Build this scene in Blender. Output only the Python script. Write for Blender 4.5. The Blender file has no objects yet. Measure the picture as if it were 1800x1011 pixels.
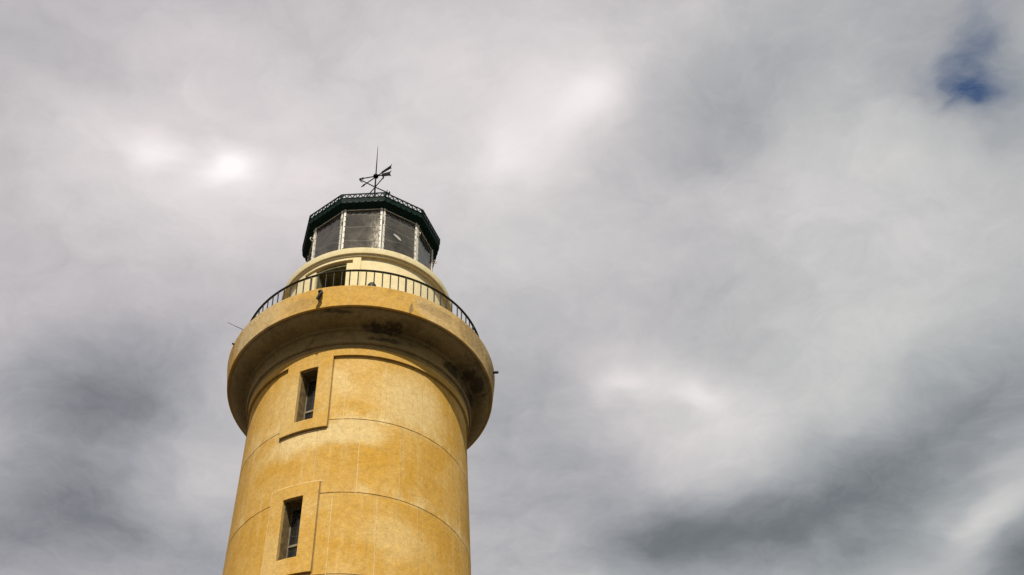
import bpy, bmesh, math, random
from mathutils import Vector, Matrix

R = math.radians
sc = bpy.context.scene
col = sc.collection
random.seed(7)

# ------------------------------------------------------------------ camera
ZO = 1.6                       # eye height above the ground
yaw, pit, roll = R(7.435), R(46.096), R(-1.414)
fw = Vector((math.sin(yaw) * math.cos(pit), math.cos(yaw) * math.cos(pit), math.sin(pit)))
rt = Vector((math.cos(yaw), -math.sin(yaw), 0))
up = rt.cross(fw)
r2 = rt * math.cos(roll) + up * math.sin(roll)
u2 = -rt * math.sin(roll) + up * math.cos(roll)
cam_data = bpy.data.cameras.new('camera')
cam = bpy.data.objects.new('camera', cam_data)
col.objects.link(cam)
m = Matrix((r2, u2, -fw)).transposed().to_4x4()
m.translation = Vector((0, -37.072, ZO))
cam.matrix_world = m
cam_data.sensor_width = 36.0
cam_data.lens = 56.0
cam_data.clip_end = 6000
sc.camera = cam

# ------------------------------------------------------------------ sky
SUN_AZ, SUN_EL = R(-6.0), R(55.0)      # azimuth measured from the camera's side of the tower

CLOUDS = [
    (-0.1196, 0.8367, -2.828, 0.0430, 0.0508, 0.238),
    (-0.1243, 0.8461, -2.204, 0.1918, 0.2163, 0.156),
    (-0.1760, 0.8304, -2.919, 0.0582, 0.0783, 0.023),
    (0.1326, 0.7825, -2.698, 0.0750, 0.1360, 0.117),
    (0.1498, 0.7579, -2.444, 0.0520, 0.0612, 0.036),
    (0.1078, 0.8054, -2.686, 0.2463, 0.2877, 0.128),
    (-0.2877, 0.7287, -2.981, 0.1084, 0.2400, -0.054),
    (-0.0756, 0.7231, -1.705, 0.2016, 0.3780, 0.031),
    (0.2866, 0.7248, -2.386, 0.1146, 0.2127, -0.108),
    (0.2451, 0.7919, -2.808, 0.1020, 0.1435, -0.060),
    (0.3558, 0.8616, -2.036, 0.1376, 0.2814, 0.074),
    (0.4642, 0.6637, 2.614, 0.1314, 0.1934, -0.101),
    (0.4898, 0.7271, -0.949, 0.1064, 0.1335, -0.045),
    (-0.2742, 0.8549, -1.802, 0.1124, 0.1777, 0.049),
    (-0.2289, 1.1552, -2.386, 0.1478, 0.2976, -0.147),
    (-0.2530, 1.1257, -1.815, 0.1075, 0.1574, -0.113),
    (-0.3105, 1.2464, -2.273, 0.0750, 0.1626, 0.035),
    (-0.2354, 1.2659, -2.813, 0.1132, 0.1439, -0.073),
    (-0.3369, 1.3484, -2.541, 0.1360, 0.2269, -0.217),
    (-0.1323, 1.0609, -3.104, 0.1599, 0.3918, 0.033),
    (-0.1838, 1.3733, -1.811, 0.1520, 0.2069, -0.151),
    (0.1441, 1.0808, 3.009, 0.1200, 0.1769, -0.122),
    (0.1821, 1.0090, 2.949, 0.1251, 0.1662, 0.055),
    (0.2397, 1.0447, -1.590, 0.0596, 0.0825, 0.116),
    (0.3149, 1.0766, -0.917, 0.0578, 0.1059, 0.099),
    (0.3300, 1.1532, 2.855, 0.1437, 0.2094, 0.095),
    (0.3262, 0.9522, -1.480, 0.1941, 0.2495, -0.083),
    (0.2257, 1.2420, -1.645, 0.1267, 0.2597, -0.110),
    (0.3539, 1.3057, -1.468, 0.1257, 0.1568, -0.319),
    (0.2240, 1.3568, -1.646, 0.0785, 0.1676, -0.081),
    (0.4825, 1.2653, 3.115, 0.1359, 0.2065, -0.182),
    (0.5418, 1.1596, -2.841, 0.1418, 0.3023, -0.179),
    (0.5853, 1.0796, -3.039, 0.1284, 0.2325, -0.142),
    (0.6467, 1.2506, -2.890, 0.0830, 0.1859, 0.039),
    (0.7109, 1.3136, 2.967, 0.0999, 0.1651, -0.340),
    (0.5962, 1.3038, -2.684, 0.0932, 0.1756, -0.082),
    (0.4914, 0.9871, -2.924, 0.2522, 0.2790, 0.098),
    (0.5595, 0.8748, -0.795, 0.1971, 0.2557, -0.026),
    (-0.1196, 0.8367, -2.857, 0.0277, 0.0332, 0.170),
    (-0.1759, 0.8287, -2.882, 0.0331, 0.0430, 0.200),
    (0.1496, 0.7563, -2.274, 0.0300, 0.0391, 0.100),
    (0.1104, 0.8081, 3.005, 0.0322, 0.0413, 0.060),
    (0.3131, 1.0728, -0.991, 0.0273, 0.0460, 0.120),
    (0.2352, 1.0429, -1.557, 0.0226, 0.0288, 0.080),
    (0.6422, 1.2462, -2.869, 0.0356, 0.0843, 0.160),
]
GAPS = [
    (0.4598, 0.7176, -0.987, 0.0386, 0.0548, 0.480),
    (0.4629, 0.7229, -0.974, 0.0220, 0.0330, 0.340),
    (0.4583, 0.6846, 2.713, 0.0298, 0.0645, 0.300),
    (0.4155, 0.7147, 2.598, 0.0301, 0.0405, 0.130),
    (0.4408, 0.6400, 2.775, 0.0377, 0.0841, 0.240),
    (0.4888, 0.7102, 2.637, 0.0645, 0.0991, 0.180),
]


world = bpy.data.worlds.new('World')
sc.world = world
world.use_nodes = True
world.cycles.sampling_method = 'NONE'
sc.cycles.max_bounces = 6
nt = world.node_tree
nt.nodes.clear()
N, Lk = nt.nodes, nt.links


def wn(t, **kw):
    n = N.new(t)
    for k, v in kw.items():
        setattr(n, k, v)
    return n


def wmath(op, a, b=None, clamp=False):
    n = N.new('ShaderNodeMath')
    n.operation = op
    n.use_clamp = clamp
    for i, v in enumerate((a, b)):
        if v is None:
            continue
        if isinstance(v, (int, float)):
            n.inputs[i].default_value = v
        else:
            Lk.new(v, n.inputs[i])
    return n.outputs[0]


tc = wn('ShaderNodeTexCoord')
sep = wn('ShaderNodeSeparateXYZ')
Lk.new(tc.outputs['Generated'], sep.inputs[0])
zz = wmath('MAXIMUM', sep.outputs[2], 0.07)
comb = wn('ShaderNodeCombineXYZ')            # where the view ray meets the cloud deck
Lk.new(wmath('DIVIDE', sep.outputs[0], zz), comb.inputs[0])
Lk.new(wmath('DIVIDE', sep.outputs[1], zz), comb.inputs[1])
deck = comb.outputs[0]


def wnoise(vec, scale, detail, rough, dist=0.0):
    n = wn('ShaderNodeTexNoise')
    n.inputs['Scale'].default_value = scale
    n.inputs['Detail'].default_value = detail
    n.inputs['Roughness'].default_value = rough
    n.inputs['Distortion'].default_value = dist
    Lk.new(vec, n.inputs['Vector'])
    return n


def warp(vec, scale, amount, detail=3.0):
    n = wnoise(vec, scale, detail, 0.55)
    s = wn('ShaderNodeVectorMath', operation='SUBTRACT')
    Lk.new(n.outputs['Color'], s.inputs[0])
    s.inputs[1].default_value = (0.5, 0.5, 0.5)
    k = wn('ShaderNodeVectorMath', operation='MULTIPLY')
    Lk.new(s.outputs[0], k.inputs[0])
    k.inputs[1].default_value = (amount, amount, 0.0)
    a = wn('ShaderNodeVectorMath', operation='ADD')
    Lk.new(vec, a.inputs[0])
    Lk.new(k.outputs[0], a.inputs[1])
    return a.outputs[0]


soft = warp(warp(deck, 3.2, 0.13), 11.0, 0.05)
fine = warp(soft, 26.0, 0.03, 5.0)


def bank(vec, rows, start):
    tot = start
    for (x, y, rot, sx, sy, amp) in rows:
        mp = wn('ShaderNodeMapping', vector_type='TEXTURE')
        mp.inputs['Location'].default_value = (x, y, 0)
        mp.inputs['Rotation'].default_value = (0, 0, rot)
        mp.inputs['Scale'].default_value = (sx, sy, 1)
        Lk.new(vec, mp.inputs['Vector'])
        g = wn('ShaderNodeTexGradient', gradient_type='SPHERICAL')
        Lk.new(mp.outputs[0], g.inputs[0])
        mr = wn('ShaderNodeMapRange', interpolation_type='SMOOTHSTEP')
        mr.inputs['To Max'].default_value = amp
        Lk.new(g.outputs['Fac'], mr.inputs['Value'])
        tot = wmath('ADD', tot, mr.outputs[0])
    return tot


cloud = bank(soft, CLOUDS, 0.50)
for (scale, detail, amp) in ((4.0, 3.0, 0.15), (11.0, 5.0, 0.17), (32.0, 5.0, 0.08), (110.0, 3.0, 0.04)):
    n = wnoise(fine, scale, detail, 0.6)
    cloud = wmath('ADD', cloud, wmath('MULTIPLY', wmath('SUBTRACT', n.outputs['Fac'], 0.5), amp))
gap = bank(fine, GAPS, 0.0)
gn = wnoise(fine, 20.0, 6.0, 0.65)
gap = wmath('MULTIPLY', gap, wmath('ADD', wmath('MULTIPLY', gn.outputs['Fac'], 1.9), 0.05), clamp=True)

ramp = wn('ShaderNodeValToRGB')
els = ramp.color_ramp.elements
stops = [(0.0, (0.085, 0.095, 0.105)), (0.2, (0.180, 0.196, 0.214)), (0.36, (0.350, 0.363, 0.384)),
         (0.52, (0.540, 0.530, 0.534)), (0.70, (0.760, 0.722, 0.716)), (1.0, (1.02, 0.98, 0.96))]
while len(els) < len(stops):
    els.new(0.5)
for e, (pos, c) in zip(els, stops):
    e.position = pos
    e.color = (*c, 1)
Lk.new(cloud, ramp.inputs[0])
# faint drift between lilac and green grey through the deck
tn = wnoise(deck, 3.1, 2.0, 0.5)
tint = wn('ShaderNodeMix', data_type='RGBA')
sx_ = wn('ShaderNodeSeparateXYZ')
Lk.new(soft, sx_.inputs[0])
tf = wmath('ADD', wmath('MULTIPLY', sx_.outputs[0], 0.5), wmath('SUBTRACT', tn.outputs['Fac'], 0.09), clamp=True)
Lk.new(tf, tint.inputs['Factor'])
tint.inputs[6].default_value = (1.045, 0.982, 1.02, 1)
tint.inputs[7].default_value = (0.962, 1.012, 0.99, 1)
cm = wn('ShaderNodeMix', data_type='RGBA', blend_type='MULTIPLY')
cm.inputs['Factor'].default_value = 1.0
Lk.new(ramp.outputs['Color'], cm.inputs[6])
Lk.new(tint.outputs[2], cm.inputs[7])

sky = wn('ShaderNodeTexSky', sky_type='NISHITA')
sky.sun_disc = False
sky.sun_elevation = SUN_EL
sky.sun_rotation = math.pi
sky.altitude = 0
sky.air_density = 1.0
sky.dust_density = 0.2
sky.ozone_density = 6.0
bg_sky = wn('ShaderNodeBackground')
Lk.new(sky.outputs[0], bg_sky.inputs[0])
bg_sky.inputs[1].default_value = 0.05
bg_cloud = wn('ShaderNodeBackground')
Lk.new(cm.outputs[2], bg_cloud.inputs[0])
bg_cloud.inputs[1].default_value = 0.617
mixs = wn('ShaderNodeMixShader')
Lk.new(gap, mixs.inputs[0])
Lk.new(bg_cloud.outputs[0], mixs.inputs[1])
Lk.new(bg_sky.outputs[0], mixs.inputs[2])
wo = wn('ShaderNodeOutputWorld')
Lk.new(mixs.outputs[0], wo.inputs[0])

# ------------------------------------------------------------------ sun
sun_data = bpy.data.lights.new('sun', 'SUN')
sun_data.energy = 5.0
sun_data.angle = R(0.6)
sun_data.color = (1.0, 0.95, 0.86)
sun = bpy.data.objects.new('sun', sun_data)
col.objects.link(sun)
sdir = Vector((math.sin(SUN_AZ) * math.cos(SUN_EL), -math.cos(SUN_AZ) * math.cos(SUN_EL), math.sin(SUN_EL)))
sun.rotation_euler = sdir.to_track_quat('Z', 'Y').to_euler()
sun.location = sdir * 200

vs = sc.view_settings
vs.view_transform = 'Standard'
vs.look = 'None'
vs.exposure = 0.7
vs.gamma = 1.0
vs.use_curve_mapping = False

# ------------------------------------------------------------------ materials
def new_mat(name):
    mt = bpy.data.materials.new(name)
    mt.use_nodes = True
    t = mt.node_tree
    b = t.nodes['Principled BSDF']
    return mt, t, b


class NB:
    """small helper for building node trees"""

    def __init__(s, t):
        s.t = t

    def node(s, kind, **kw):
        n = s.t.nodes.new(kind)
        for k, v in kw.items():
            setattr(n, k, v)
        return n

    def link(s, a, b):
        s.t.links.new(a, b)

    def math(s, op, a, b=None, clamp=False):
        n = s.node('ShaderNodeMath', operation=op, use_clamp=clamp)
        for i, v in enumerate((a, b)):
            if v is None:
                continue
            if isinstance(v, (int, float)):
                n.inputs[i].default_value = v
            else:
                s.link(v, n.inputs[i])
        return n.outputs[0]

    def noise(s, vec, scale, detail=4.0, rough=0.55, dist=0.0):
        n = s.node('ShaderNodeTexNoise')
        n.inputs['Scale'].default_value = scale
        n.inputs['Detail'].default_value = detail
        n.inputs['Roughness'].default_value = rough
        n.inputs['Distortion'].default_value = dist
        s.link(vec, n.inputs['Vector'])
        return n.outputs['Fac']

    def scaled(s, vec, k):
        n = s.node('ShaderNodeVectorMath', operation='MULTIPLY')
        s.link(vec, n.inputs[0])
        n.inputs[1].default_value = k
        return n.outputs[0]

    def maprange(s, v, a, b, c=0.0, d=1.0, smooth=True):
        n = s.node('ShaderNodeMapRange', interpolation_type='SMOOTHSTEP' if smooth else 'LINEAR')
        s.link(v, n.inputs['Value'])
        for k, x in zip(('From Min', 'From Max', 'To Min', 'To Max'), (a, b, c, d)):
            n.inputs[k].default_value = x
        return n.outputs[0]

    def mix(s, f, a, b, blend='MIX'):
        n = s.node('ShaderNodeMix', data_type='RGBA', blend_type=blend)
        if isinstance(f, (int, float)):
            n.inputs['Factor'].default_value = f
        else:
            s.link(f, n.inputs['Factor'])
        for i, v in ((6, a), (7, b)):
            if isinstance(v, tuple):
                n.inputs[i].default_value = (*v, 1)
            else:
                s.link(v, n.inputs[i])
        return n.outputs[2]

    def blob(s, vec, loc, scale, rotz=0.0):
        mp = s.node('ShaderNodeMapping', vector_type='TEXTURE')
        mp.inputs['Location'].default_value = loc
        mp.inputs['Rotation'].default_value = (0, 0, rotz)
        mp.inputs['Scale'].default_value = scale
        s.link(vec, mp.inputs['Vector'])
        g = s.node('ShaderNodeTexGradient', gradient_type='SPHERICAL')
        s.link(mp.outputs[0], g.inputs[0])
        return g.outputs['Fac']


def stone(name, base, warm, pale, pale_blobs=(), dark_blobs=(), dirt=0.25, dirt_col=(0.10, 0.075, 0.035),
          grain=0.25, streak=0.26, pale_noise=0.4, rough=0.9, bands=()):
    """weathered ochre limestone: mottled, grainy, streaked, with patches and stains where listed.
    blobs: (theta degrees, radius, height, half width, half height, amount)"""
    base, warm, pale, dirt_col = (tuple(x * .61 for x in q) for q in (base, warm, pale, dirt_col))
    mt, t, b = new_mat(name)
    n = NB(t)
    oc = n.node('ShaderNodeTexCoord').outputs['Object']
    wv = n.node('ShaderNodeTexNoise')
    wv.inputs['Scale'].default_value = 1.7
    wv.inputs['Detail'].default_value = 5
    n.link(oc, wv.inputs['Vector'])
    off = n.node('ShaderNodeVectorMath', operation='SUBTRACT')
    n.link(wv.outputs['Color'], off.inputs[0])
    off.inputs[1].default_value = (.5, .5, .5)
    add = n.node('ShaderNodeVectorMath', operation='ADD')
    n.link(oc, add.inputs[0])
    n.link(n.scaled(off.outputs[0], (.9, .9, .9)), add.inputs[1])
    wc = add.outputs[0]
    add2 = n.node('ShaderNodeVectorMath', operation='ADD')
    n.link(oc, add2.inputs[0])
    n.link(n.scaled(off.outputs[0], (.5, .5, .22)), add2.inputs[1])
    ws = add2.outputs[0]
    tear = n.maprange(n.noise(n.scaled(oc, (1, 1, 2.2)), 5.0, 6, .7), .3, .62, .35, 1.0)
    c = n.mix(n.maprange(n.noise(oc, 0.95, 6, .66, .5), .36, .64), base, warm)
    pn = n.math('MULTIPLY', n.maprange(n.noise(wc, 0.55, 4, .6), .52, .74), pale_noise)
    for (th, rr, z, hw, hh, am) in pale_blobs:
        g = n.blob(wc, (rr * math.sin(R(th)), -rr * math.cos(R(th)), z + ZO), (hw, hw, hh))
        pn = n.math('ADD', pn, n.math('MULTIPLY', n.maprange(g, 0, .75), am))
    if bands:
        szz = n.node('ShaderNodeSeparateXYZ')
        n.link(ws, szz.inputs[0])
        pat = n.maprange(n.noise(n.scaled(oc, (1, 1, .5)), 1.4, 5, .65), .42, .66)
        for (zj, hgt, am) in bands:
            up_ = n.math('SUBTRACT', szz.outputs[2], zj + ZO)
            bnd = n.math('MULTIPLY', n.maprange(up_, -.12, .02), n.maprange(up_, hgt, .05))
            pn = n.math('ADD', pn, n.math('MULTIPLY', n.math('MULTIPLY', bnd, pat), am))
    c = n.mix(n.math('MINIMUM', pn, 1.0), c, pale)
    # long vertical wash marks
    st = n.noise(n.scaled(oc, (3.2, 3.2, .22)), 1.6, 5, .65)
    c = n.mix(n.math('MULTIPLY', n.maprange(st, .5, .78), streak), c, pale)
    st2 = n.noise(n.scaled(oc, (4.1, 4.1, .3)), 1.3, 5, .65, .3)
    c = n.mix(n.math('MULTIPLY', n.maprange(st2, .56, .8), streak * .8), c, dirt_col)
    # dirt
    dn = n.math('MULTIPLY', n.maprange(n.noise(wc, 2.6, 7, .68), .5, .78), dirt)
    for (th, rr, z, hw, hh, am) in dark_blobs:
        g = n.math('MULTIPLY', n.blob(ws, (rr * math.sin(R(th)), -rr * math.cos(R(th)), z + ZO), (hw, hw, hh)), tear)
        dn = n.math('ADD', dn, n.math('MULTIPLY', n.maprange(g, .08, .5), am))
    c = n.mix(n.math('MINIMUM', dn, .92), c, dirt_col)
    # grain of the stone
    gn = n.noise(oc, 21.0, 4, .75)
    gn2 = n.noise(oc, 7.0, 3, .6)
    gf = n.math('ADD', n.math('MULTIPLY', n.math('SUBTRACT', gn, .5), grain * 4.0),
                n.math('MULTIPLY', n.math('SUBTRACT', gn2, .5), grain * 2.2))
    gv = n.math('ADD', gf, 1.0)
    oi = n.node('ShaderNodeObjectInfo').outputs['Random']
    gv = n.math('MULTIPLY', gv, n.maprange(oi, 0, 1, .955, 1.03, False))
    cc = n.node('ShaderNodeCombineXYZ')
    for i in range(3):
        n.link(gv, cc.inputs[i])
    c = n.mix(1.0, c, cc.outputs[0], 'MULTIPLY')
    n.link(c, b.inputs['Base Color'])
    b.inputs['Roughness'].default_value = rough
    b.inputs['Specular IOR Level'].default_value = .2
    bp = n.node('ShaderNodeBump')
    bp.inputs['Strength'].default_value = .35
    bp.inputs['Distance'].default_value = .02
    n.link(n.noise(oc, 16.0, 6, .7), bp.inputs['Height'])
    n.link(bp.outputs[0], b.inputs['Normal'])
    return mt


def metal(name, colr, rough=.55, vary=.3, metallic=0.0, scale=9.0, rust=None, rust_amt=.0, spec=.3):
    mt, t, b = new_mat(name)
    n = NB(t)
    oc = n.node('ShaderNodeTexCoord').outputs['Object']
    f = n.noise(oc, scale, 6, .65)
    colr = tuple(x * .66 for x in colr)
    c = n.mix(n.maprange(f, .3, .7), tuple(x * (1 - vary) for x in colr), tuple(min(1, x * (1 + vary)) for x in colr))
    if rust:
        c = n.mix(n.math('MULTIPLY', n.maprange(n.noise(oc, scale * 1.7, 6, .7), .52, .68), rust_amt), c, rust)
    n.link(c, b.inputs['Base Color'])
    n.link(n.maprange(f, .3, .7, rough - .12, rough + .15), b.inputs['Roughness'])
    b.inputs['Metallic'].default_value = metallic
    b.inputs['Specular IOR Level'].default_value = spec
    bp = n.node('ShaderNodeBump')
    bp.inputs['Strength'].default_value = .2
    bp.inputs['Distance'].default_value = .006
    n.link(n.noise(oc, scale * 4, 4, .6), bp.inputs['Height'])
    n.link(bp.outputs[0], b.inputs['Normal'])
    return mt


OCH, WARM, PALE = (.63, .372, .08), (.585, .318, .038), (.76, .56, .245)
M = {}
M['shaft'] = stone('shaft_stone', OCH, WARM, PALE,
                   pale_blobs=[(-27, 3.4, 28.95, 1.6, .8, 1.0), (-2, 3.4, 29.2, 1.5, .8, .9), (27, 3.3, 30.6, 1.7, 1.6, .8),
                               (-10, 3.3, 31.2, 2.2, 1.5, .3), (20, 3.5, 25.7, 1.3, 1.1, .5), (-36, 3.3, 30.6, 1.3, 1.7, .45)],
                   dirt=.28, dirt_col=(.36, .21, .05), streak=.42, bands=[(29.58, .6, .7), (26.91, .55, .8), (24.2, .5, .7)])
M['core'] = stone('joint_mortar', (.80, .61, .33), (.76, .56, .27), (.84, .70, .44), dirt=.2, dirt_col=(.4, .28, .12))
M['surround'] = stone('surround_stone', OCH, (.62, .35, .06), PALE, dirt=.12, dirt_col=(.34, .21, .06),
                      pale_blobs=[(-36, 3.4, 30.4, .9, 1.6, .5), (-36, 3.5, 25, .8, 1.5, .4)])
M['edge_line'] = stone('edge_shadow_line', (.30, .19, .06), (.24, .15, .05), (.5, .35, .15), dirt=.4)  # shadow-gap tone for the strip around each surround
M['corbel'] = stone('corbel_stone_shaded', (.33, .228, .085), (.28, .188, .068), (.38, .275, .115), dirt=.6, dirt_col=(.055, .038, .017),  # base tone darkened to paint in shade under the gallery; stains on top
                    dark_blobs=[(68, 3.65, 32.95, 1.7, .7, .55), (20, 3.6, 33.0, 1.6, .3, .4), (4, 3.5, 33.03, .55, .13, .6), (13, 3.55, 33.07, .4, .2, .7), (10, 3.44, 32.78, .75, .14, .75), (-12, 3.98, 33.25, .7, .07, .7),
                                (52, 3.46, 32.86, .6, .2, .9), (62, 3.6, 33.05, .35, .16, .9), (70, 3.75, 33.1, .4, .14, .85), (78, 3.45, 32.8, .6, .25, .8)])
M['fascia'] = stone('fascia_stone', (.75, .445, .105), (.73, .41, .065), (.76, .57, .29), dirt=.6, dirt_col=(.30, .20, .085), pale_noise=.7,
                    pale_blobs=[(-50, 4.15, 33.75, 2.0, 1.2, .7), (32, 4.15, 33.75, 1.2, 1, .6), (60, 4.15, 33.75, 1.8, 1.2, .7)],
                    dark_blobs=[(18.5, 4.15, 33.55, .10, .5, .9), (-20, 4.15, 33.5, .14, .3, .5), (30, 4.17, 33.8, 1.0, .3, .45), (52, 4.17, 33.8, 1.2, .6, .55),
                                (75, 4.15, 33.7, 1.2, .7, .5), (-27, 4.15, 33.65, .8, .35, .35)])
M['cream'] = stone('drum_cream', (.86, .74, .44), (.84, .70, .38), (.90, .82, .58), dirt=.2, dirt_col=(.42, .31, .14), grain=.14)
M['cornice'] = stone('cornice_cream', (.87, .75, .45), (.85, .72, .40), (.90, .82, .58), dirt=.28, dirt_col=(.36, .26, .12), grain=.14)
M['green_iron'] = metal('green_iron', (.007, .020, .015), .55, .4, rust=(.012, .009, .006), rust_amt=.4, spec=.03)
M['rail'] = metal('rail_paint', (.012, .015, .007), .55, .4, rust=(.035, .018, .008), rust_amt=.4, spec=.12)
M['vane'] = metal('vane_iron', (.008, .006, .005), .7, .4, spec=.04)
M['bar'] = metal('white_bar', (.70, .66, .56), .6, .18, scale=14, rust=(.25, .18, .10), rust_amt=.75)
M['dark'] = metal('dark_metal', (.02, .018, .014), .6, .4)
M['frame'] = metal('window_frame_paint', (.20, .165, .095), .6, .3)
M['dark_lining'] = metal('window_reveal_dark', (.20, .135, .055), .8, .4, scale=6, rust=(.07, .05, .025), rust_amt=.7, spec=.1)
M['door'] = metal('doorway_shade', (.15, .14, .065), .7, .35, spec=.1)  # green-brown tone standing in for shade inside the doorway
M['roof'] = metal('roof_sheet', (.03, .05, .042), .5, .3)
M['optic'] = metal('optic_metal', (.10, .09, .07), .4, .3)
M['pale_fit'] = metal('pale_fitting', (.42, .40, .35), .6, .35, scale=20)


def pane_mat(name, dust, streak_side=0.0):
    """thin glazing: clear sheet with its own reflection under a film of dried salt"""
    mt, t, b = new_mat(name)
    n = NB(t)
    t.nodes.remove(b)
    out = [x for x in t.nodes if x.type == 'OUTPUT_MATERIAL'][0]
    tcn = n.node('ShaderNodeTexCoord')
    oc, uv = tcn.outputs['Object'], tcn.outputs['UV']
    tr = n.node('ShaderNodeBsdfTransparent')
    tr.inputs[0].default_value = (.62, .60, .55, 1)
    gl = n.node('ShaderNodeBsdfGlossy')
    gl.inputs['Roughness'].default_value = .08
    gl.inputs[0].default_value = (.9, .9, .9, 1)
    fr = n.node('ShaderNodeFresnel')
    fr.inputs[0].default_value = 1.5
    m1 = n.node('ShaderNodeMixShader')
    n.link(fr.outputs[0], m1.inputs[0])
    n.link(tr.outputs[0], m1.inputs[1])
    n.link(gl.outputs[0], m1.inputs[2])
    df = n.node('ShaderNodeBsdfDiffuse')
    df.inputs[0].default_value = (.42, .375, .295, 1)
    d = n.math('MULTIPLY', n.maprange(n.noise(oc, 1.6, 6, .65, .6), .25, .8, .35, 1.5), dust)
    # thin curved scratches and runs
    wvn = n.node('ShaderNodeTexWave', wave_type='RINGS')
    wvn.inputs['Scale'].default_value = .55
    wvn.inputs['Distortion'].default_value = 7
    wvn.inputs['Detail'].default_value = 2
    n.link(oc, wvn.inputs[0])
    d = n.math('ADD', d, n.math('MULTIPLY', n.maprange(wvn.outputs['Fac'], .985, 1.0), dust * .9))
    if streak_side:
        sp = n.node('ShaderNodeSeparateXYZ')
        n.link(uv, sp.inputs[0])
        side = n.maprange(sp.outputs[0], .60, .93)
        low = n.maprange(sp.outputs[1], .95, .35)
        sk = n.maprange(n.noise(n.scaled(oc, (8, 8, 1.8)), 2.2, 6, .7), .38, .66)
        d = n.math('ADD', d, n.math('MULTIPLY', n.math('MULTIPLY', side, low), n.math('MULTIPLY', sk, streak_side)))
    m2 = n.node('ShaderNodeMixShader')
    n.link(n.math('MINIMUM', d, .9), m2.inputs[0])
    n.link(m1.outputs[0], m2.inputs[1])
    n.link(df.outputs[0], m2.inputs[2])
    n.link(m2.outputs[0], out.inputs[0])
    return mt


M['pane'] = pane_mat('lantern_pane', .105)
M['pane_mid'] = pane_mat('lantern_pane_salted', .16, .9)
M['wglass'] = pane_mat('window_pane', .03)


# ------------------------------------------------------------------ geometry helpers
def P(r, deg, z):
    return (r * math.sin(R(deg)), -r * math.cos(R(deg)), z + ZO)


def link(name, me, mat, parent=None):
    if mat is not None:
        me.materials.append(M[mat] if isinstance(mat, str) else mat)
    o = bpy.data.objects.new(name, me)
    col.objects.link(o)
    o.parent = parent
    return o


def smooth(me, ang=28):
    me.shade_smooth()
    me.set_sharp_from_angle(angle=R(ang))


def empty(name, loc=(0, 0, 0), parent=None):
    o = bpy.data.objects.new(name, None)
    o.location = loc
    o.empty_display_size = .3
    col.objects.link(o)
    o.parent = parent
    return o


def lathe(name, prof, mat, parent, segs=160, start=0.0, ang=28, flat=False, closed=True):
    vs_, fs = [], []
    k = len(prof)
    for i in range(segs):
        d = start + 360.0 * i / segs
        for (r, z) in prof:
            vs_.append(P(r, d, z))
    for i in range(segs):
        a, b = i * k, ((i + 1) % segs) * k
        for j in range(k if closed else k - 1):
            j2 = (j + 1) % k
            fs.append((a + j, b + j, b + j2, a + j2))
    me = bpy.data.meshes.new(name)
    me.from_pydata(vs_, [], fs)
    if not flat:
        smooth(me, ang)
    return link(name, me, mat, parent)


def subdivide(edges, step):
    out = [edges[0]]
    for a, b in zip(edges, edges[1:]):
        n = max(1, math.ceil((b - a) / step - 1e-6))
        out += [a + (b - a) * i / n for i in range(1, n + 1)]
    return out


def slab_mesh(name, th, zs, ro, ri, holes=(), step=2.5):
    """curved slab on the tower: theta edges x height edges, radius functions ro(z), ri(z), rectangular holes"""
    te = sorted(set([th[0], th[1]] + [t for h in holes for t in h[:2] if th[0] < t < th[1]]))
    ze = sorted(set(list(zs) + [z for h in holes for z in h[2:] if zs[0] < z < zs[-1]]))
    te = subdivide(te, step)
    nt_, nz = len(te), len(ze)
    full = abs((th[1] - th[0]) - 360) < 1e-6
    vs_ = []
    for rf in (ro, ri):
        for t in te:
            for z in ze:
                vs_.append(P(rf(z), t, z))

    def vid(s, i, j):
        if full and i == nt_ - 1:
            i = 0
        return s * nt_ * nz + i * nz + j

    def solid(i, j):
        if j < 0 or j >= nz - 1:
            return False
        if full:
            i %= (nt_ - 1)
        elif i < 0 or i >= nt_ - 1:
            return False
        tm, zm = (te[i] + te[i + 1]) / 2, (ze[j] + ze[j + 1]) / 2
        return not any(h[0] < tm < h[1] and h[2] < zm < h[3] for h in holes)

    fs = []
    for i in range(nt_ - 1):
        for j in range(nz - 1):
            if not solid(i, j):
                continue
            q = [(i, j), (i + 1, j), (i + 1, j + 1), (i, j + 1)]
            fs.append([vid(0, *x) for x in q])
            fs.append([vid(1, *x) for x in reversed(q)])
            for (ni, nj, a, b_) in ((i, j - 1, q[0], q[1]), (i + 1, j, q[1], q[2]), (i, j + 1, q[2], q[3]), (i - 1, j, q[3], q[0])):
                if not solid(ni, nj):
                    fs.append([vid(0, *b_), vid(0, *a), vid(1, *a), vid(1, *b_)])
    me = bpy.data.meshes.new(name)
    me.from_pydata(vs_, [], fs)
    bm = bmesh.new()
    bm.from_mesh(me)
    bmesh.ops.delete(bm, geom=[v for v in bm.verts if not v.link_faces], context='VERTS')
    bm.to_mesh(me)
    bm.free()
    smooth(me, 20)
    return me


def slab(name, th, zs, ro, ri, mat, parent, holes=(), step=2.5):
    return link(name, slab_mesh(name, th, zs, ro, ri, holes, step), mat, parent)


def con(v):
    return lambda z: v


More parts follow.
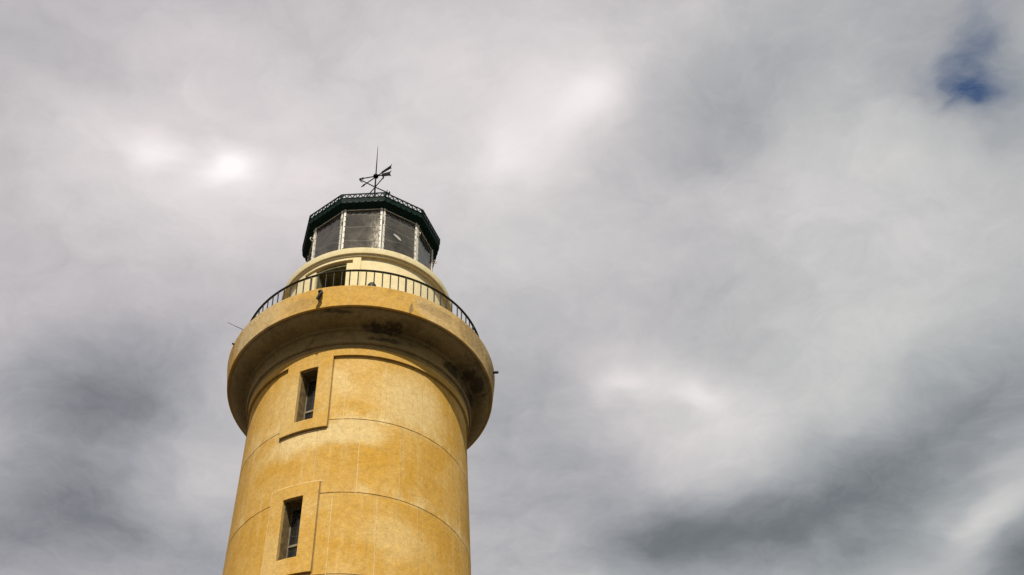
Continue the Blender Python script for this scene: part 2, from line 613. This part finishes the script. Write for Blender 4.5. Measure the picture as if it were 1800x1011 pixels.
def bar_bm(bm, a, b, w, h=None, upv=Vector((0, 0, 1))):
    """rectangular bar between two points"""
    a, b = Vector(a), Vector(b)
    h = w if h is None else h
    d = (b - a).normalized()
    s = d.cross(upv)
    if s.length < 1e-4:
        s = Vector((1, 0, 0))
    s.normalize()
    u = s.cross(d).normalized()
    vv = []
    for p_ in (a, b):
        for x, y in ((-1, -1), (1, -1), (1, 1), (-1, 1)):
            vv.append(bm.verts.new(p_ + s * x * w / 2 + u * y * h / 2))
    for f in ((0, 1, 2, 3), (7, 6, 5, 4), (0, 4, 5, 1), (1, 5, 6, 2), (2, 6, 7, 3), (3, 7, 4, 0)):
        bm.faces.new([vv[i] for i in f])


def tube_bm(bm, pts, radii, n=10, caps=True):
    pts = [Vector(p_) for p_ in pts]
    rings = []
    for i, p_ in enumerate(pts):
        d = (pts[min(i + 1, len(pts) - 1)] - pts[max(i - 1, 0)]).normalized()
        s = d.cross(Vector((0, 0, 1)))
        if s.length < 1e-3:
            s = Vector((1, 0, 0))
        s.normalize()
        u = s.cross(d)
        r = radii[i] if isinstance(radii, (list, tuple)) else radii
        rings.append([bm.verts.new(p_ + s * math.cos(2 * math.pi * k / n) * r + u * math.sin(2 * math.pi * k / n) * r) for k in range(n)])
    for a, b in zip(rings, rings[1:]):
        for k in range(n):
            bm.faces.new((a[k], a[(k + 1) % n], b[(k + 1) % n], b[k]))
    if caps:
        bm.faces.new(list(reversed(rings[0])))
        bm.faces.new(rings[-1])


def plate_bm(bm, pts, thick):
    """flat plate from an outline of 3-D points, given thickness"""
    pts = [Vector(p_) for p_ in pts]
    nrm = (pts[1] - pts[0]).cross(pts[2] - pts[0]).normalized() * thick / 2
    a = [bm.verts.new(p_ + nrm) for p_ in pts]
    b = [bm.verts.new(p_ - nrm) for p_ in pts]
    bm.faces.new(a)
    bm.faces.new(list(reversed(b)))
    k = len(pts)
    for i in range(k):
        bm.faces.new((a[i], b[i], b[(i + 1) % k], a[(i + 1) % k]))


def finish(bm, name, mat, parent, sm=0):
    bmesh.ops.recalc_face_normals(bm, faces=bm.faces[:])
    me = bpy.data.meshes.new(name)
    bm.to_mesh(me)
    bm.free()
    if sm:
        smooth(me, sm)
    return link(name, me, mat, parent)


def tag(o, label, cat, group=None):
    o['label'] = label
    o['category'] = cat
    if group:
        o['group'] = group


# ------------------------------------------------------------------ the ground
gm, gt, gb = new_mat('promenade_ground')
g = NB(gt)
goc = g.node('ShaderNodeTexCoord').outputs['Object']
gc = g.mix(g.maprange(g.noise(goc, .12, 6, .6), .35, .65), (.040, .036, .030), (.060, .054, .044))
gc = g.mix(g.math('MULTIPLY', g.maprange(g.noise(goc, 5.0, 6, .7), .45, .75), .4), gc, (.03, .027, .024))
g.link(gc, gb.inputs['Base Color'])
gb.inputs['Roughness'].default_value = .9
bm = bmesh.new()
S = 3000.0
vv = [bm.verts.new((x, y, 0)) for x, y in ((-S, -S), (S, -S), (S, S), (-S, S))]
bm.faces.new(vv)
ground = finish(bm, 'ground', gm, None)
ground['kind'] = 'structure'

# ------------------------------------------------------------------ the lighthouse
light = empty('lighthouse')
tag(light, 'tall round ochre stone lighthouse with overhanging gallery and glazed green-roofed lantern', 'lighthouse')


def rs(z):
    return 3.368 + (29.58 - z) * 0.0285


WIN = [(-32.1, -22.2, 29.68, 31.70), (-32.2, -22.6, 24.85, 26.88)]
JOINTS = [32.05, 29.58, 26.91, 24.20]
while JOINTS[-1] - 2.7 > 0:
    JOINTS.append(JOINTS[-1] - 2.7)
JOINTS.append(-ZO)

# solid wall behind the facing panels, with the window reveals cut through it
DEP = .015
slab('shaft_wall', (-180, 180), (-ZO, 20.0, 32.7), lambda z: rs(z) - DEP, lambda z: rs(z) - .62, 'core', light, holes=WIN, step=3)

# facing panels, 18 to a course, joints broken from course to course
OFFS = [12.3, 0.8, 10.5, 1.0, 11.0]
HG, VG = .034, .02
for ci, (zt, zb) in enumerate(zip(JOINTS, JOINTS[1:])):
    o0 = OFFS[ci % 5]
    inview = ci < 4
    vg = math.degrees(VG / rs((zt + zb) / 2)) / 2
    shared = None
    for k in range(18):
        a = o0 + 20 * k
        a = a - 360 if a + 10 > 180 else a
        jit = random.uniform(-.002, .003)
        z0, z1 = zb + (HG / 2 if zb > -ZO else .002), zt - HG / 2
        if ci == 0:
            z1 = zt - .002
        z0, z1 = z0 + (random.uniform(-.006, .006) if zb > -ZO else 0), z1 + (random.uniform(-.006, .006) if ci else 0)
        hs = [h for h in WIN if h[0] < a + 20 and h[1] > a and h[2] < z1 and h[3] > z0]
        me = slab_mesh('panel', (a + vg, a + 20 - vg), (z0, z1), lambda z: rs(z) + jit, lambda z: rs(z) - DEP - .004, hs)
        link('panel', me, 'shaft', light)

# window surrounds, frames and panes
for wi, (t0, t1, z0, z1) in enumerate(WIN):
    sur = ((-39.7, -14.8, 29.29, 32.052), (-38.9, -15.6, 24.29, 27.32))[wi]
    win = empty('window', (0, 0, 0), light)
    pr = (.072, .060)[wi]
    so = slab('surround', sur[:2], sur[2:], lambda z: rs(z) + pr, lambda z: rs(z) - .01, 'surround', win, holes=[WIN[wi]])
    slab('edge_line', (sur[0] - .5, sur[1] + .5), (sur[2] - .02, min(sur[3] + .028, 32.05)), lambda z: rs(z) + .006, lambda z: rs(z) - .012, 'edge_line', win,  # dark strip painting the shadow line around the surround
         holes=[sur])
    slab('edge_line', (sur[0] - 1.0, sur[0] - .52), (sur[2] - .02, min(sur[3] + .06, 32.05)), lambda z: rs(z) + .005, lambda z: rs(z) - .012, 'core', win)  # pale strip painting a light outline along the left edge
    if sur[3] < 32:
        slab('edge_line', (sur[0] - .5, sur[1] + .9), (sur[3] + .03, sur[3] + .065), lambda z: rs(z) + .005, lambda z: rs(z) - .012, 'core', win)  # pale strip painting a light outline along the top edge
    bv = so.modifiers.new('edge', 'BEVEL')
    bv.width = .012
    bv.segments = 2
    bv.limit_method = 'ANGLE'
    bv.angle_limit = R(50)
    zm = z0 + .36 * (z1 - z0)
    slab('dark_lining', (t0 - .05, t1 + .05), (z0 - .004, z1 + .004), lambda z: rs(z) - .03, lambda z: rs(z) - .35, 'dark_lining', win,  # dark brown sleeve added so the reveal comes out dark
         holes=[(t0 + .5, t1 - .5, z0 + .02, z1 - .02)])
    fr_holes = [(t0 + .9, t1 - .9, z0 + .05, zm - .035), (t0 + .9, t1 - .9, zm + .035, z1 - .06)]
    slab('frame', (t0 - .4, t1 + .4), (z0 - .02, z1 + .02), lambda z: rs(z) - .36, lambda z: rs(z) - .42, 'frame', win, holes=fr_holes)
    for h in fr_holes:
        slab('pane', (h[0] - .1, h[1] + .1), (h[2] - .005, h[3] + .005), lambda z: rs(z) - .385, lambda z: rs(z) - .392, 'wglass', win)

# frieze, corbel, gallery
lathe('frieze', [(3.368, 32.052), (3.368, 32.335), (3.0, 32.335), (3.0, 32.052)], 'surround', light)


def arc(cx, cz, r, a0, a1, n=6):
    return [(cx + r * math.cos(R(a0 + (a1 - a0) * i / n)), cz + r * math.sin(R(a0 + (a1 - a0) * i / n))) for i in range(n + 1)]


cor = [(3.0, 32.338), (3.372, 32.338), (3.372, 32.474)]  # takes in the frieze's shaded top, so shade is in its darker colour
cor += arc(3.385, 32.535, .06, -80, 20, 5)
cor += [(3.445, 32.60), (3.40, 32.625), (3.37, 32.68)]
cor += [(3.365, 32.78), (3.385, 32.87), (3.43, 32.94)]
cor += [(3.52, 32.975), (3.52, 33.035), (3.555, 33.045)]
cor += [(3.62, 33.05), (3.74, 33.08), (3.85, 33.14), (3.93, 33.21), (3.99, 33.28), (4.02, 33.335)]
cor += [(4.02, 33.375), (3.0, 33.375)]
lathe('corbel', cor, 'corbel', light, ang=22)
lathe('gallery_fascia', [(4.025, 33.36), (4.10, 33.345), (4.112, 33.36), (4.185, 34.105), (4.17, 34.125), (3.9, 34.125), (3.9, 33.379), (4.025, 33.379)], 'fascia', light)
lathe('gallery_floor', [(3.898, 33.9), (3.898, 34.105), (2.4, 34.105), (2.4, 33.9)], 'fascia', light)

# water spouts through the fascia
def spout(th, z, pts, rad):
    bm = bmesh.new()
    tube_bm(bm, [P(r, th + dt, z + dz) for (r, dt, dz) in pts], rad, 10)
    return finish(bm, 'water_spout', 'dark', light, 40)


spout(-19.3, 33.93, [(4.08, 0, 0), (4.22, 0, 0), (4.27, .3, -.07), (4.27, .3, -.2), (4.25, -.7, -.33)], [.07, .075, .07, .065, .055])
spout(76.5, 33.95, [(4.1, 0, 0), (4.33, 0, -.02)], [.045, .045])
spout(-71.0, 34.04, [(4.1, 0, 0), (4.25, 0, .03)], [.03, .03])

# railing
rail = empty('railing', (0, 0, 0), light)
RR_, RZ = 3.76, 35.22
lathe('top_rail', [(RR_ - .03, RZ - .035), (RR_ + .03, RZ - .035), (RR_ + .036, RZ - .01), (RR_ + .02, RZ + .012), (RR_ - .02, RZ + .012), (RR_ - .036, RZ - .01)], 'rail', rail)
lathe('bottom_rail', [(RR_ - .015, 34.20), (RR_ + .015, 34.20), (RR_ + .015, 34.225), (RR_ - .015, 34.225)], 'rail', rail)
bal_me = post_me = None
NBAL = 96
for k in range(NBAL):
    th = 17.6 + 360.0 / NBAL * k
    th = th - 360 if th > 180 else th
    post = k % 12 == 0
    if post and post_me is None or not post and bal_me is None:
        bm = bmesh.new()
        w = .032 if post else .019
        tube_bm(bm, [(0, 0, -.005), (0, 0, RZ - .03 - 34.105)], w, 8)
        if post:
            tube_bm(bm, [(0, 0, 0), (0, 0, .025)], .07, 10)
        bmesh.ops.recalc_face_normals(bm, faces=bm.faces[:])
        me = bpy.data.meshes.new('post' if post else 'baluster')
        bm.to_mesh(me)
        bm.free()
        smooth(me, 50)
        me.materials.append(M['rail'])
        if post:
            post_me = me
        else:
            bal_me = me
    o = bpy.data.objects.new('post' if post else 'baluster', post_me if post else bal_me)
    col.objects.link(o)
    o.parent = rail
    x, y, _ = P(RR_, th + random.uniform(-.12, .12), 0)
    o.location = (x, y, 34.105 + ZO)
    o.rotation_euler = (R(random.uniform(-.25, .25)), R(random.uniform(-.25, .25)), R(th))

# ------------------------------------------------------------------ the drum under the lantern
DOOR = (-38.2, -15.4, 34.12, 36.70)
SLOT = (-48.3, -11.4, 36.695, 36.85)
slab('drum_wall', (-180, 180), (34.0, 37.03), con(2.64), con(1.80), 'cream', light, holes=[DOOR, SLOT], step=3)
door = empty('door', (0, 0, 0), light)
slab('surround', (-55.5, -5.9), (34.108, 36.968), con(2.70), con(2.63), 'cream', door, holes=[DOOR, SLOT])
slab('dark_lining', (DOOR[0] - .3, DOOR[1] + .3), (34.11, 36.705), con(2.62), con(1.86), 'door', door,  # dark lining added, its colour stands in for the recess shade
     holes=[(DOOR[0] + .8, DOOR[1] - .8, 34.112, 36.66)])
lf = slab('door_leaf', (DOOR[0] - .5, -26.9), (34.12, 36.75), con(1.84), con(1.79), 'dark', door)
slab('door_leaf', (-26.7, DOOR[1] + .5), (34.12, 36.75), con(1.84), con(1.79), 'dark', door)
bm = bmesh.new()
tube_bm(bm, [P(1.83, -25.8, 35.1), P(1.90, -25.8, 35.1), P(1.90, -23.4, 35.1)], .015, 8)
finish(bm, 'handle', 'frame', lf)
lathe('fillet', [(2.5, 36.97), (2.728, 36.97), (2.732, 37.0), (2.728, 37.046), (2.5, 37.046)], 'cornice', light)
lathe('cornice', [(2.5, 37.05), (2.76, 37.05), (2.785, 37.058), (2.79, 37.08), (2.79, 37.295), (2.775, 37.31), (2.0, 37.31), (2.0, 37.05)], 'cornice', light)
lathe('lantern_floor', [(.001, 37.30), (2.05, 37.30), (2.05, 37.2), (.001, 37.2)], 'dark', light, segs=40, flat=True)

# ------------------------------------------------------------------ the lantern
lan = empty('lantern', (0, 0, 0), light)
C0 = -27.2
GR = 2.12
GB, GT = 37.75, 40.02
lathe('lantern_base', [(2.16, 37.308), (2.16, GB), (2.04, GB), (2.04, 37.308)], 'bar', lan, segs=10, start=C0, flat=True)
corners = [C0 + 36 * k for k in range(10)]


def lerp(a, b, t):
    return Vector(a) + (Vector(b) - Vector(a)) * t


for k, th in enumerate(corners):
    a, b = Vector(P(GR, th, 0)), Vector(P(GR, th + 36, 0))
    side = (b - a).normalized()
    outw = Vector((math.sin(R(th + 18)), -math.cos(R(th + 18)), 0))
    L_ = (b - a).length
    # pane
    me = bpy.data.meshes.new('pane')
    vts = []
    for off in (-.012,):
        for (t, z) in ((.03, GB), (L_ - .03, GB), (L_ - .03, GT), (.03, GT)):
            q = a + side * t + outw * off
            vts.append((q.x, q.y, z + ZO))
    me.from_pydata(vts, [], [(0, 1, 2, 3)])
    uvl = me.uv_layers.new(name='UVMap')
    for li, uvv in zip(range(4), ((0, 0), (1, 0), (1, 1), (0, 1))):
        uvl.data[li].uv = uvv
    pane = link('pane', me, 'pane_mid' if k == 0 else 'pane', lan)
    # head and sill bars
    for z in (GT - .018, GB + .02):
        bm = bmesh.new()
        q0, q1 = a + side * .09, b - side * .09
        bar_bm(bm, (q0.x, q0.y, z + ZO), (q1.x, q1.y, z + ZO), .02, .018)
        finish(bm, 'glazing_rail', 'bar', lan)
    # the two pale cover strips beside each corner, with their bolts
    for (base, sgn) in ((a, 1), (b, -1)):
        bm = bmesh.new()
        c0 = base + side * sgn * .048 + outw * .012
        bar_bm(bm, (c0.x, c0.y, GB - .02 + ZO), (c0.x, c0.y, GT + .04 + ZO), .07, .03, upv=outw)
        nb = 9
        for i in range(nb):
            z = GB + .1 + (GT - GB - .15) * i / (nb - 1) + random.uniform(-.02, .02)
            c1 = c0 + side * sgn * .02
            tube_bm(bm, [(c1.x, c1.y, z + ZO), (c1.x + outw.x * .035, c1.y + outw.y * .035, z + ZO)], .022, 6)
        finish(bm, 'cover_strip', 'bar', lan)

for k, th in enumerate(corners):
    bm = bmesh.new()
    od = Vector((math.sin(R(th)), -math.cos(R(th)), 0))
    q = od * (GR - .035)
    bar_bm(bm, (q.x, q.y, GB - .1 + ZO), (q.x, q.y, GT + .12 + ZO), .06, .08, upv=od)
    post = finish(bm, 'post', 'dark', lan)
    # ring handle
    bm = bmesh.new()
    cc = od * (GR + .085)
    tv = Vector((0, 0, 1))
    pts = []
    for i in range(13):
        an = 2 * math.pi * i / 12
        pts.append(Vector((cc.x, cc.y, 39.46 + ZO)) + od * math.cos(an) * .065 + tv * math.sin(an) * .075)
    tube_bm(bm, pts, .014, 6, caps=False)
    finish(bm, 'ring_handle', 'bar', post, 60)

# eaves, scalloped drip, fretwork cresting and roof
ER = 2.36
E0 = -27.5
eave = lathe('eave', [(2.10, 40.02), (2.16, 40.02), (2.20, 40.06), (2.30, 40.10), (2.335, 40.16), (2.35, 40.20), (2.36, 40.30), (2.36, 40.345), (2.10, 40.345)],
             'green_iron', lan, segs=10, start=E0, flat=True)
for k in range(10):
    th = E0 + 36 * k
    a, b = Vector(P(ER, th, 0)), Vector(P(ER, th + 36, 0))
    side = (b - a).normalized()
    outw = Vector((math.sin(R(th + 18)), -math.cos(R(th + 18)), 0))
    L_ = (b - a).length

    def pt(t, z):
        q = a + side * t
        return (q.x, q.y, z + ZO)
    bm = bmesh.new()
    ins = 0.0
    bar_bm(bm, pt(0, 40.548), pt(L_, 40.548), .04, .026)
    bar_bm(bm, pt(.01, 40.358), pt(L_ - .01, 40.358), .03, .03)
    n = 8
    w = L_ / n
    for i in range(n):
        t0 = w * i
        bar_bm(bm, pt(t0, 40.35), pt(t0 + w * .5, 40.545), .026, .03, upv=outw)
        bar_bm(bm, pt(t0 + w * .5, 40.545), pt(t0 + w, 40.35), .026, .03, upv=outw)
    for t0 in (0.02, L_ - .02):
        bar_bm(bm, pt(t0, 40.34), pt(t0, 40.55), .05, .03, upv=outw)
    finish(bm, 'cresting', 'green_iron', eave)
    bm = bmesh.new()
    n = 7
    w = L_ / n
    for i in range(n):
        t0 = w * i
        outl = [pt(t0 + .01, 40.21)] + [pt(t0 + w * .5 - math.cos(math.pi * j / 6) * w * .42, 40.185 - math.sin(math.pi * j / 6) * .06) for j in range(7)] + [pt(t0 + w - .01, 40.21)]
        outl = [(x - outw.x * .012, y - outw.y * .012, z) for (x, y, z) in outl]
        plate_bm(bm, outl, .016)
    finish(bm, 'drip_edge', 'green_iron', eave)
roof = lathe('roof', [(2.30, 40.33), (2.0, 40.55), (1.4, 41.0), (.8, 41.4), (.34, 41.62), (.3, 41.9), (.34, 42.0), (.3, 42.2), (.15, 42.4), (.001, 42.45), (.001, 41.5), (1.2, 41.0), (2.1, 40.36)],
             'roof', lan, segs=10, start=E0, flat=True)

# the optic standing in the lantern
optic = empty('lens_optic', (0, 0, 0), lan)
lathe('pedestal', [(.001, 37.3), (.5, 37.3), (.42, 37.5), (.25, 37.7), (.25, 38.5), (.5, 38.62), (.5, 38.7), (.001, 38.7)], 'optic', optic, segs=32)
lathe('lens', [(.001, 38.7), (.48, 38.7), (.52, 38.8), (.56, 38.9), (.54, 38.92), (.62, 39.05), (.6, 39.07), (.64, 39.25), (.62, 39.27), (.6, 39.45), (.5, 39.6), (.3, 39.72), (.001, 39.75)], 'optic', optic, segs=40)
# pale patch stuck on the pane right of the middle one
bm = bmesh.new()
fn = Vector((math.sin(R(26.8)), -math.cos(R(26.8)), 0))
fs_ = Vector((math.cos(R(26.8)), math.sin(R(26.8)), 0))
fo = fn * (GR * math.cos(R(18)) - .004)
oc_ = [(-.185, .07), (-.12, .085), (.02, .055), (.13, 0), (.19, -.085), (.15, -.12), (.03, -.085), (-.11, -.02), (-.18, .03)]
plate_bm(bm, [fo + fs_ * (x * .8 - .08) + Vector((0, 0, 38.95 + y + ZO)) for x, y in oc_], .012)
finish(bm, 'patch', 'pale_fit', lan)

# ------------------------------------------------------------------ weather vane
vane = empty('weather_vane', (0, 0, 42.4 + ZO))
tag(vane, 'iron weather vane with ball, crossed arrows and tall spike on the lantern roof', 'weather vane')
V0 = Vector((0, 0, 42.4 + ZO))


def vfinish(bm, name, sm=0):
    o = finish(bm, name, 'vane', None, sm)
    o.data.transform(Matrix.Translation(-V0))
    o.parent = vane
    return o


bm = bmesh.new()
tube_bm(bm, [(0, 0, 42.4 + ZO), (0, 0, 43.6 + ZO), (0, 0, 44.1 + ZO), (0, 0, 45.0 + ZO), (0, 0, 45.84 + ZO)], [.034, .028, .024, .017, .006], 8)
vfinish(bm, 'pole', 50)
bm = bmesh.new()
bmesh.ops.create_uvsphere(bm, u_segments=24, v_segments=14, radius=.098, matrix=Matrix.Translation((0, 0, 44.136 + ZO)))
vfinish(bm, 'ball', 60)
ZA = 44.136
for (tip, fin_s, fin_e, hh) in (((-.49, .546), (.20, -.185), (.545, -.522), .105), ((-.575, .188), (.22, -.075), (.545, -.192), .135)):
    bm = bmesh.new()
    t3, s3, e3 = (Vector((*q, ZA + ZO)) for q in (tip, fin_s, fin_e))
    bar_bm(bm, t3, s3 + (e3 - s3) * .3, .028, .03)
    d = (e3 - s3).normalized()
    zv = Vector((0, 0, 1))
    plate_bm(bm, [s3 - zv * hh * .55, s3 - d * .03, s3 + zv * hh * .55, e3 - d * .06 + zv * hh * .8, e3 + zv * hh * 1.25, e3 - d * .05 + zv * hh * .1, e3 - zv * hh * 1.15, e3 - d * .07 - zv * hh * .8], .014)
    hd = (t3 - s3).normalized()
    plate_bm(bm, [t3 + hd * .02, t3 - hd * .15 + zv * .062, t3 - hd * .11, t3 - hd * .15 - zv * .062], .02)
    vfinish(bm, 'arrow')
ZC = 43.535
for (ex, ey, kind) in ((-.545, -.293, 'hook'), (.527, .25, 'fork'), (.272, -.482, 'plate'), (-.272, .482, 'plate')):
    bm = bmesh.new()
    e3 = Vector((ex, ey, ZC + ZO))
    d = Vector((ex, ey, 0)).normalized()
    bar_bm(bm, (0, 0, ZC + ZO), e3, .027, .03)
    zv = Vector((0, 0, 1))
    if kind == 'hook':
        pts = [e3 + d * .06 + zv * .10 + d * .0, e3 - d * .0 + zv * .085, e3 - d * .025, e3 + d * .0 - zv * .085, e3 + d * .06 - zv * .10]
        pts = [e3 - d * .03 + zv * .09, e3 + d * .02 + zv * .05, e3 + d * .03, e3 + d * .0 - zv * .06, e3 - d * .10 - zv * .09]
        tube_bm(bm, pts, .015, 6)
    elif kind == 'fork':
        for s in (-1, 1):
            bar_bm(bm, e3 - d * .05 * (1 - s), e3 - d * .05 * (1 - s) + zv * .11, .03, .03)
        bmesh.ops.create_uvsphere(bm, u_segments=10, v_segments=6, radius=.035, matrix=Matrix.Translation(e3 + zv * .03))
    else:
        plate_bm(bm, [e3 + d * .03 - zv * .06, e3 + d * .03 + zv * .06, e3 - d * .05 + zv * .05, e3 - d * .05 - zv * .05], .02)
    vfinish(bm, 'cardinal_arm')

# ------------------------------------------------------------------ small fittings on the gallery
lamp = empty('dome_lamp', P(4.02, 1.5, 34.13))
tag(lamp, 'small dark dome lamp on the gallery edge in front of the railing', 'lamp')
bm = bmesh.new()
prof = [(.14, 0), (.14, .10), (.132, .15), (.11, .20), (.08, .24), (.04, .265), (.001, .272)]
rings = [[bm.verts.new((r * math.cos(2 * math.pi * i / 20), r * math.sin(2 * math.pi * i / 20), z)) for i in range(20)] for r, z in prof]
for a, b in zip(rings, rings[1:]):
    for i in range(20):
        bm.faces.new((a[i], a[(i + 1) % 20], b[(i + 1) % 20], b[i]))
bm.faces.new(list(reversed(rings[0])))
finish(bm, 'shade', 'rail', lamp, 40)
bm = bmesh.new()
tube_bm(bm, [(0, 0, -.005), (0, 0, .012)], .15, 20)
finish(bm, 'base_plate', 'dark', lamp, 40)

ant_a = Vector(P(4.15, -62.0, 34.12))
ant = empty('whip_antenna', ant_a)
tag(ant, 'thin whip antenna sticking out from the left edge of the gallery', 'antenna')
bm = bmesh.new()
dirv = Vector((-.52, -.02, .26))
tube_bm(bm, [Vector((.06, 0, -.03)), dirv * .5, dirv], [.011, .009, .006], 6)
finish(bm, 'rod', 'dark', ant, 60)
bm = bmesh.new()
bar_bm(bm, (.1, 0, -.03), (-.02, 0, -.02), .05, .05)
finish(bm, 'bracket', 'dark', ant)
